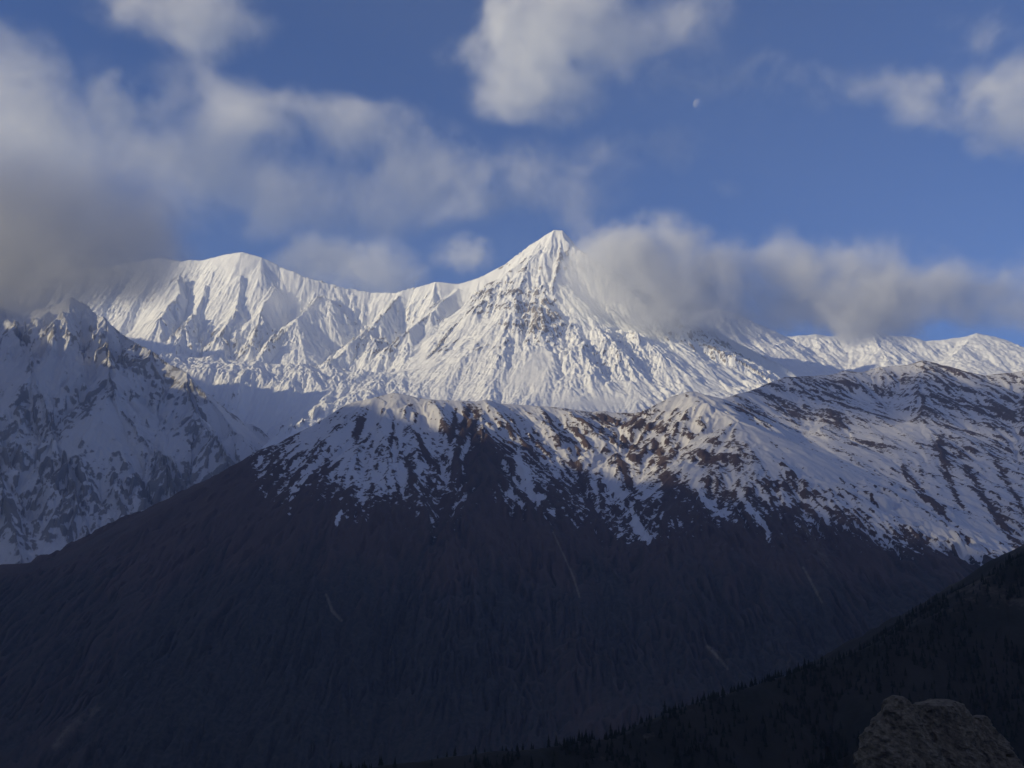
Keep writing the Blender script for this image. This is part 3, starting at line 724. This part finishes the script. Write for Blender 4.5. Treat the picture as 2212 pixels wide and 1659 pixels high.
def cloud_group(src, n, lo, hi, mat):
    g = bpy.data.node_groups.new('cloud', 'GeometryNodeTree')
    g.interface.new_socket('Geometry', in_out='INPUT', socket_type='NodeSocketGeometry')
    g.interface.new_socket('Geometry', in_out='OUTPUT', socket_type='NodeSocketGeometry')
    L = g.links.new
    gi = g.nodes.new('GeometryNodeObjectInfo'); gi.inputs['Object'].default_value = src; go = g.nodes.new('NodeGroupOutput')
    vc = g.nodes.new('GeometryNodeVolumeCube'); ps = g.nodes.new('GeometryNodeInputPosition')
    sx = g.nodes.new('ShaderNodeSeparateXYZ'); L(ps.outputs[0], sx.inputs[0])
    si = g.nodes.new('GeometryNodeSampleIndex'); si.data_type = 'FLOAT'; si.domain = 'POINT'
    na = g.nodes.new('GeometryNodeInputNamedAttribute'); na.data_type = 'FLOAT'; na.inputs['Name'].default_value = 'density'
    def mth(op, a, b, c=None):
        m = g.nodes.new('ShaderNodeMath'); m.operation = op
        for i, q in enumerate((a, b, c)):
            if q is None: continue
            if isinstance(q, (int, float)): m.inputs[i].default_value = q
            else: L(q, m.inputs[i])
        return m.outputs[0]
    ii = []
    for ax in range(3):
        sp = (hi[ax] - lo[ax]) / (n[ax] - 1)
        q = mth('ROUND', mth('DIVIDE', mth('SUBTRACT', sx.outputs[ax], lo[ax]), sp), 0)
        ii.append(mth('MINIMUM', mth('MAXIMUM', q, 0), n[ax] - 1))
    idx = mth('MULTIPLY_ADD', mth('MULTIPLY_ADD', ii[2], n[1], ii[1]), n[0], ii[0])
    L(gi.outputs['Geometry'], si.inputs['Geometry']); L(na.outputs[0], si.inputs['Value']); L(idx, si.inputs['Index'])
    L(si.outputs[0], vc.inputs['Density'])
    vc.inputs['Min'].default_value = lo; vc.inputs['Max'].default_value = hi
    for ax, nm in enumerate('XYZ'): vc.inputs['Resolution ' + nm].default_value = n[ax]
    sm = g.nodes.new('GeometryNodeSetMaterial'); sm.inputs['Material'].default_value = mat
    L(vc.outputs[0], sm.inputs['Geometry']); L(sm.outputs[0], go.inputs[0])
    return g

def cloud_mat():
    m = bpy.data.materials.new('cloud_vapour'); m.use_nodes = True; t = m.node_tree
    t.nodes.remove(t.nodes['Principled BSDF'])
    vol = t.nodes.new('ShaderNodeVolumePrincipled')
    vol.inputs['Color'].default_value = (0.965, 0.982, 1.0, 1)
    vol.inputs['Density'].default_value = 0.004
    vol.inputs['Anisotropy'].default_value = 0.0
    t.links.new(vol.outputs[0], t.nodes['Material Output'].inputs['Volume'])
    return m
M_cloud = cloud_mat()

def cloud(label, blobs, Y, dens, seed, wl=1000.0, amp=0.95, cut=0.13, vox=None, depth=0.8, world=False):
    """blobs: (u, v, ru, rv, weight[, dY km]) on the photo, standing at distance Y km; or centres and radii in km when world."""
    bl = []
    for b in blobs:
        if world: bl.append(tuple(q * KM for q in b[:6]) + (b[6],))
        else:
            yk = Y + (b[5] if len(b) > 5 else 0)
            c = P(b[0], b[1], yk); k = 1.32 * yk * KM / FPX
            bl.append((*c, b[2] * k, (b[2] + b[3]) * 0.5 * k * depth, b[3] * k, b[4]))
    A = np.array(bl)
    lo = (A[:, :3] - 1.9 * A[:, 3:6]).min(0); hi = (A[:, :3] + 1.9 * A[:, 3:6]).max(0)
    vx = vox or max(34.0, float((hi - lo).max()) / 235)
    n = [max(8, int((hi[i] - lo[i]) / (vx * (1.6 if i == 1 and not world else 1))) + 1) for i in range(3)]
    gx, gy, gz = (np.linspace(lo[i], hi[i], n[i]).astype(np.float32) for i in range(3))
    Z, Yy, X = np.meshgrid(gz, gy, gx, indexing='ij')
    # billow the outline
    wq = wl * 0.9
    X2 = X + 0.22 * wl * noise3(X / wq, Yy / wq, Z / wq, seed + 40); Z2 = Z + 0.22 * wl * noise3(X / wq, Yy / wq, Z / wq, seed + 41)
    wl = wl * 0.62
    f = np.zeros_like(X)
    for (cx, cy_, cz, rx, ry, rz, wt) in bl:
        q = ((X2 - cx) / rx) ** 2 + ((Yy - cy_) / ry) ** 2 + ((Z2 - cz) / rz) ** 2
        f += wt * np.exp(-q)
    f = 1.3 * (1 - np.exp(-f / 1.3))
    nz = np.zeros_like(X); a = 1.0; tot = 0; fr = 1.0 / wl
    qx, qy, qz = X2, Yy, Z2
    for o in range(6):
        qx, qy, qz = 0.80 * qx + 0.36 * qy - 0.48 * qz, -0.60 * qx + 0.48 * qy - 0.64 * qz, 0.80 * qy + 0.60 * qz
        nz += a * noise3(qx * fr, qy * fr, qz * fr, seed + o); tot += a; a *= 0.66; fr *= 2.05
    nz /= tot
    d = np.clip(f * (1 + 0.25 * nz) + amp * nz * np.minimum(1, f * 2.5) - cut, 0, None)
    d = dens / 0.004 * 1.05 * np.minimum(1.25 * d, 1.1) ** 1.3
    for sl_ in ((0,), (-1,)): d[sl_[0]] = 0; d[:, sl_[0]] = 0; d[:, :, sl_[0]] = 0
    me = bpy.data.meshes.new('cloud')
    me.vertices.add(d.size)
    at = me.attributes.new('density', 'FLOAT', 'POINT'); at.data.foreach_set('value', d.astype(np.float32).ravel())
    src = bpy.data.objects.new('cloud_density_samples', me)          # numbers only: read by the volume below, never linked to the scene
    vo = bpy.data.volumes.new('cloud'); vo.materials.append(M_cloud); vo.render.clipping = 0.0005
    o = bpy.data.objects.new('cloud', vo); COL.objects.link(o)
    mod = o.modifiers.new('vapour', 'NODES'); mod.node_group = cloud_group(src, n, [float(q) for q in lo], [float(q) for q in hi], M_cloud)
    tag(o, label, 'cloud', 'stuff', 'clouds over the mountains')
    print('CLOUD', label[:40], n, d.size, 'z', lo[2], hi[2], 'y', lo[1], hi[1])
    return o

if DO_CLOUDS:
    # hugging the mountains
    cloud('grey cloud wrapping the right shoulder of the highest peak',
          [(1345, 575, 80, 66, 1), (1305, 520, 38, 32, .6), (1385, 525, 60, 40, .8), (1440, 500, 45, 30, .6), (1330, 640, 62, 44, 1.2), (1400, 650, 76, 44, 1.2), (1350, 590, 66, 55, 1.0), (1480, 640, 70, 45, 1.1), (1420, 590, 80, 60, .9), (1510, 560, 70, 45, .8), (1540, 620, 60, 50, .6)], 12.3, 0.0046, 1, wl=700, depth=0.5)
    cloud('long grey cloud bank lying between the highest peak and the right edge',
          [(1590, 620, 80, 60, .9), (1690, 610, 90, 60, 1), (1800, 600, 90, 55, 1), (1840, 650, 120, 55, 1), (1960, 625, 90, 60, 1), (2060, 645, 80, 50, .9), (1720, 680, 140, 36, .9), (1950, 680, 130, 28, .7), (1920, 560, 22, 30, .5), (2140, 645, 70, 42, .8), (2215, 630, 60, 50, .8), (2290, 640, 80, 60, .8), (1620, 690, 90, 30, .9)], 12.7, 0.0042, 2, wl=800, depth=0.5)
    cloud('large dark grey cloud hanging over the shaded mountain at the left edge',
          [(110, 480, 190, 85, 1), (-60, 540, 200, 100, 1), (60, 560, 190, 60, 1), (240, 560, 120, 60, 1.4), (310, 575, 60, 50, 1.4), (345, 575, 30, 40, 1.2), (150, 610, 150, 38, 1), (290, 630, 50, 26, .7), (-150, 420, 150, 120, 1)], 7.4, 0.0052, 3, wl=800, amp=0.4, cut=0.10, depth=0.45)
    cloud('small pale cloud rising behind the saddle between the white dome and the peak',
          [(760, 575, 85, 42, 1), (705, 535, 35, 28, .8), (840, 600, 50, 28, .8), (650, 560, 45, 28, .7), (800, 620, 80, 30, .7)], 15.4, 0.0030, 4, wl=700)
    cloud('thin grey cloud scrap drifting across the slope of the white dome',
          [(625, 655, 50, 35, 1), (700, 650, 50, 22, .5), (560, 620, 40, 18, .4)], 12.4, 0.0022, 5, wl=450, depth=0.6)
    cloud('tiny faint cloud puff above the long ridge just left of the peak',
          [(1000, 550, 42, 26, 1), (1005, 580, 22, 16, .5)], 15.6, 0.0030, 6, wl=500)
    # unseen clouds added beyond the left edge, dimming sun on ridge and left cloud
    cloud('cloud bank beyond the left edge veiling the low sun',
          [(-5.6, 5.2, 4.3, .9, 1.1, .5, 1.4), (-5.4, 4.2, 3.75, .9, 1.1, .5, 1.3), (-5.2, 3.4, 3.2, .8, .9, .4, .9), (-4.9, 5.3, 2.35, .8, .6, .3, .28), (-4.9, 4.0, 2.7, .8, .7, .3, .55), (-4.8, 2.5, 2.65, .8, .9, .45, 1.6), (-5.0, 1.4, 2.9, .8, .8, .5, 1.2)], 0, 0.0013, 21, wl=1300, world=True, vox=90)
    cloud('high cloud over the range beyond the left edge',
          [(-7.2, 6.0, 3.95, .9, 1.0, .26, 1.2), (-7.0, 6.8, 3.9, .9, .8, .26, 1.2), (-7.6, 6.4, 3.7, .8, .8, .3, 1)], 0, 0.0006, 22, wl=1300, world=True, vox=90)
    # high in the sky
    cloud('bright cloud at the top of the sky above the peak',
          [(1190, 120, 85, 85, 1), (1170, 190, 80, 50, .9), (1080, 235, 50, 30, .6), (1010, 115, 55, 26, .8), (1230, 30, 90, 60, .9), (1120, 40, 70, 50, .7), (1130, 260, 60, 22, .5)], 15.5, 0.0017, 7, wl=1100)
    cloud('thin veil of cloud beside the bright cloud at the top',
          [(1420, 60, 90, 65, .75), (1500, 20, 80, 28, .65), (1410, 150, 70, 50, .55), (1330, 90, 60, 60, .5), (1590, 150, 90, 24, .38), (1740, 190, 140, 34, .44), (1850, 170, 90, 26, .44), (1420, 330, 120, 40, .4)], 16.5, 0.0010, 8, wl=1300)
    cloud('pale cloud touching the top edge left of centre',
          [(430, 40, 95, 48, 1), (340, 5, 110, 40, .9), (510, 50, 50, 30, .7), (410, 115, 50, 30, .6), (440, 170, 40, 18, .45)], 15.5, 0.0014, 9, wl=1100)
    cloud('bright round cloud puff in the upper left',
          [(262, 235, 60, 46, 1), (240, 185, 26, 26, .7), (320, 250, 34, 26, .6), (250, 300, 40, 40, .5)], 15.2, 0.0018, 10, wl=800)
    cloud('broad grey cloud in the left middle of the sky',
          [(520, 260, 90, 60, .9), (480, 310, 80, 50, .8), (590, 220, 50, 26, .5), (500, 400, 70, 50, .8), (390, 470, 60, 34, .6), (350, 370, 70, 40, .6), (620, 390, 70, 40, .45), (280, 350, 60, 40, .5)], 15.8, 0.0014, 11, wl=1100)
    cloud('long diagonal cloud band running down from the left middle towards the peak',
          [(700, 260, 60, 36, .9), (770, 270, 70, 36, 1), (850, 305, 80, 36, 1), (940, 340, 80, 34, .9), (1050, 395, 90, 30, .7), (1180, 410, 80, 26, .55), (1250, 460, 60, 20, .45), (980, 450, 60, 26, .5), (760, 435, 40, 26, .5)], 16.0, 0.0014, 12, wl=900)
    cloud('thin grey veil spread under the diagonal cloud band',
          [(330, 330, 130, 60, .5), (560, 430, 150, 50, .55), (750, 380, 170, 60, .5), (980, 430, 180, 45, .55), (420, 200, 130, 40, .45), (1200, 350, 130, 46, .45), (180, 420, 110, 60, .6), (280, 480, 80, 40, .5), (120, 250, 120, 90, .5), (1180, 440, 120, 30, .5), (620, 500, 90, 30, .4)], 17.0, 0.0012, 17, wl=1300, amp=0.9)
    cloud('grey cloud at the left edge above the dark cloud',
          [(40, 140, 60, 50, .8), (20, 230, 80, 60, .8), (70, 340, 100, 60, .9), (0, 350, 120, 80, .9), (-60, 260, 100, 120, .9)], 14.6, 0.0014, 13, wl=1000)
    cloud('bright cloud at the right edge of the sky',
          [(2175, 240, 50, 60, 1), (2150, 300, 36, 30, .7), (2200, 180, 50, 34, .9), (2260, 220, 70, 80, 1)], 15.5, 0.0016, 14, wl=800)
    cloud('thin grey cloud just left of the bright cloud at the right edge',
          [(2050, 205, 80, 46, .8), (1960, 165, 70, 30, .6), (2020, 255, 70, 26, .6), (2120, 60, 90, 50, .4)], 15.0, 0.0014, 15, wl=800)
    cloud('faint cloud wisp between the diagonal cloud band and the top cloud',
          [(1140, 350, 50, 20, .7), (1230, 365, 40, 16, .5), (1320, 310, 60, 26, .4), (1540, 410, 40, 14, .4)], 16.5, 0.0012, 16, wl=700)

# ------------------------------------------------------------------ haze
def build_haze():
    x0, x1, y0, y1, z0, z1 = -16500, 16500, -11500, 21500, -801, 5100
    vs = [(x, y, z) for z in (z0, z1) for y in (y0, y1) for x in (x0, x1)]
    fs = [(0, 2, 3, 1), (4, 5, 7, 6), (0, 1, 5, 4), (1, 3, 7, 5), (3, 2, 6, 7), (2, 0, 4, 6)]
    me = bpy.data.meshes.new('haze'); me.from_pydata(vs, [], fs)
    o = bpy.data.objects.new('haze', me); COL.objects.link(o)
    m = bpy.data.materials.new('haze'); m.use_nodes = True; t = m.node_tree
    t.nodes.remove(t.nodes['Principled BSDF'])
    vol = t.nodes.new('ShaderNodeVolumePrincipled')
    vol.inputs['Color'].default_value = (0.56, 0.68, 0.95, 1)
    vol.inputs['Density'].default_value = 3.4e-5
    vol.inputs['Anisotropy'].default_value = 0.1
    t.links.new(vol.outputs[0], t.nodes['Material Output'].inputs['Volume'])
    me.materials.append(m)
    tag(o, 'thin blue haze filling the valley air', 'haze', 'stuff')
if DO_HAZE: build_haze()
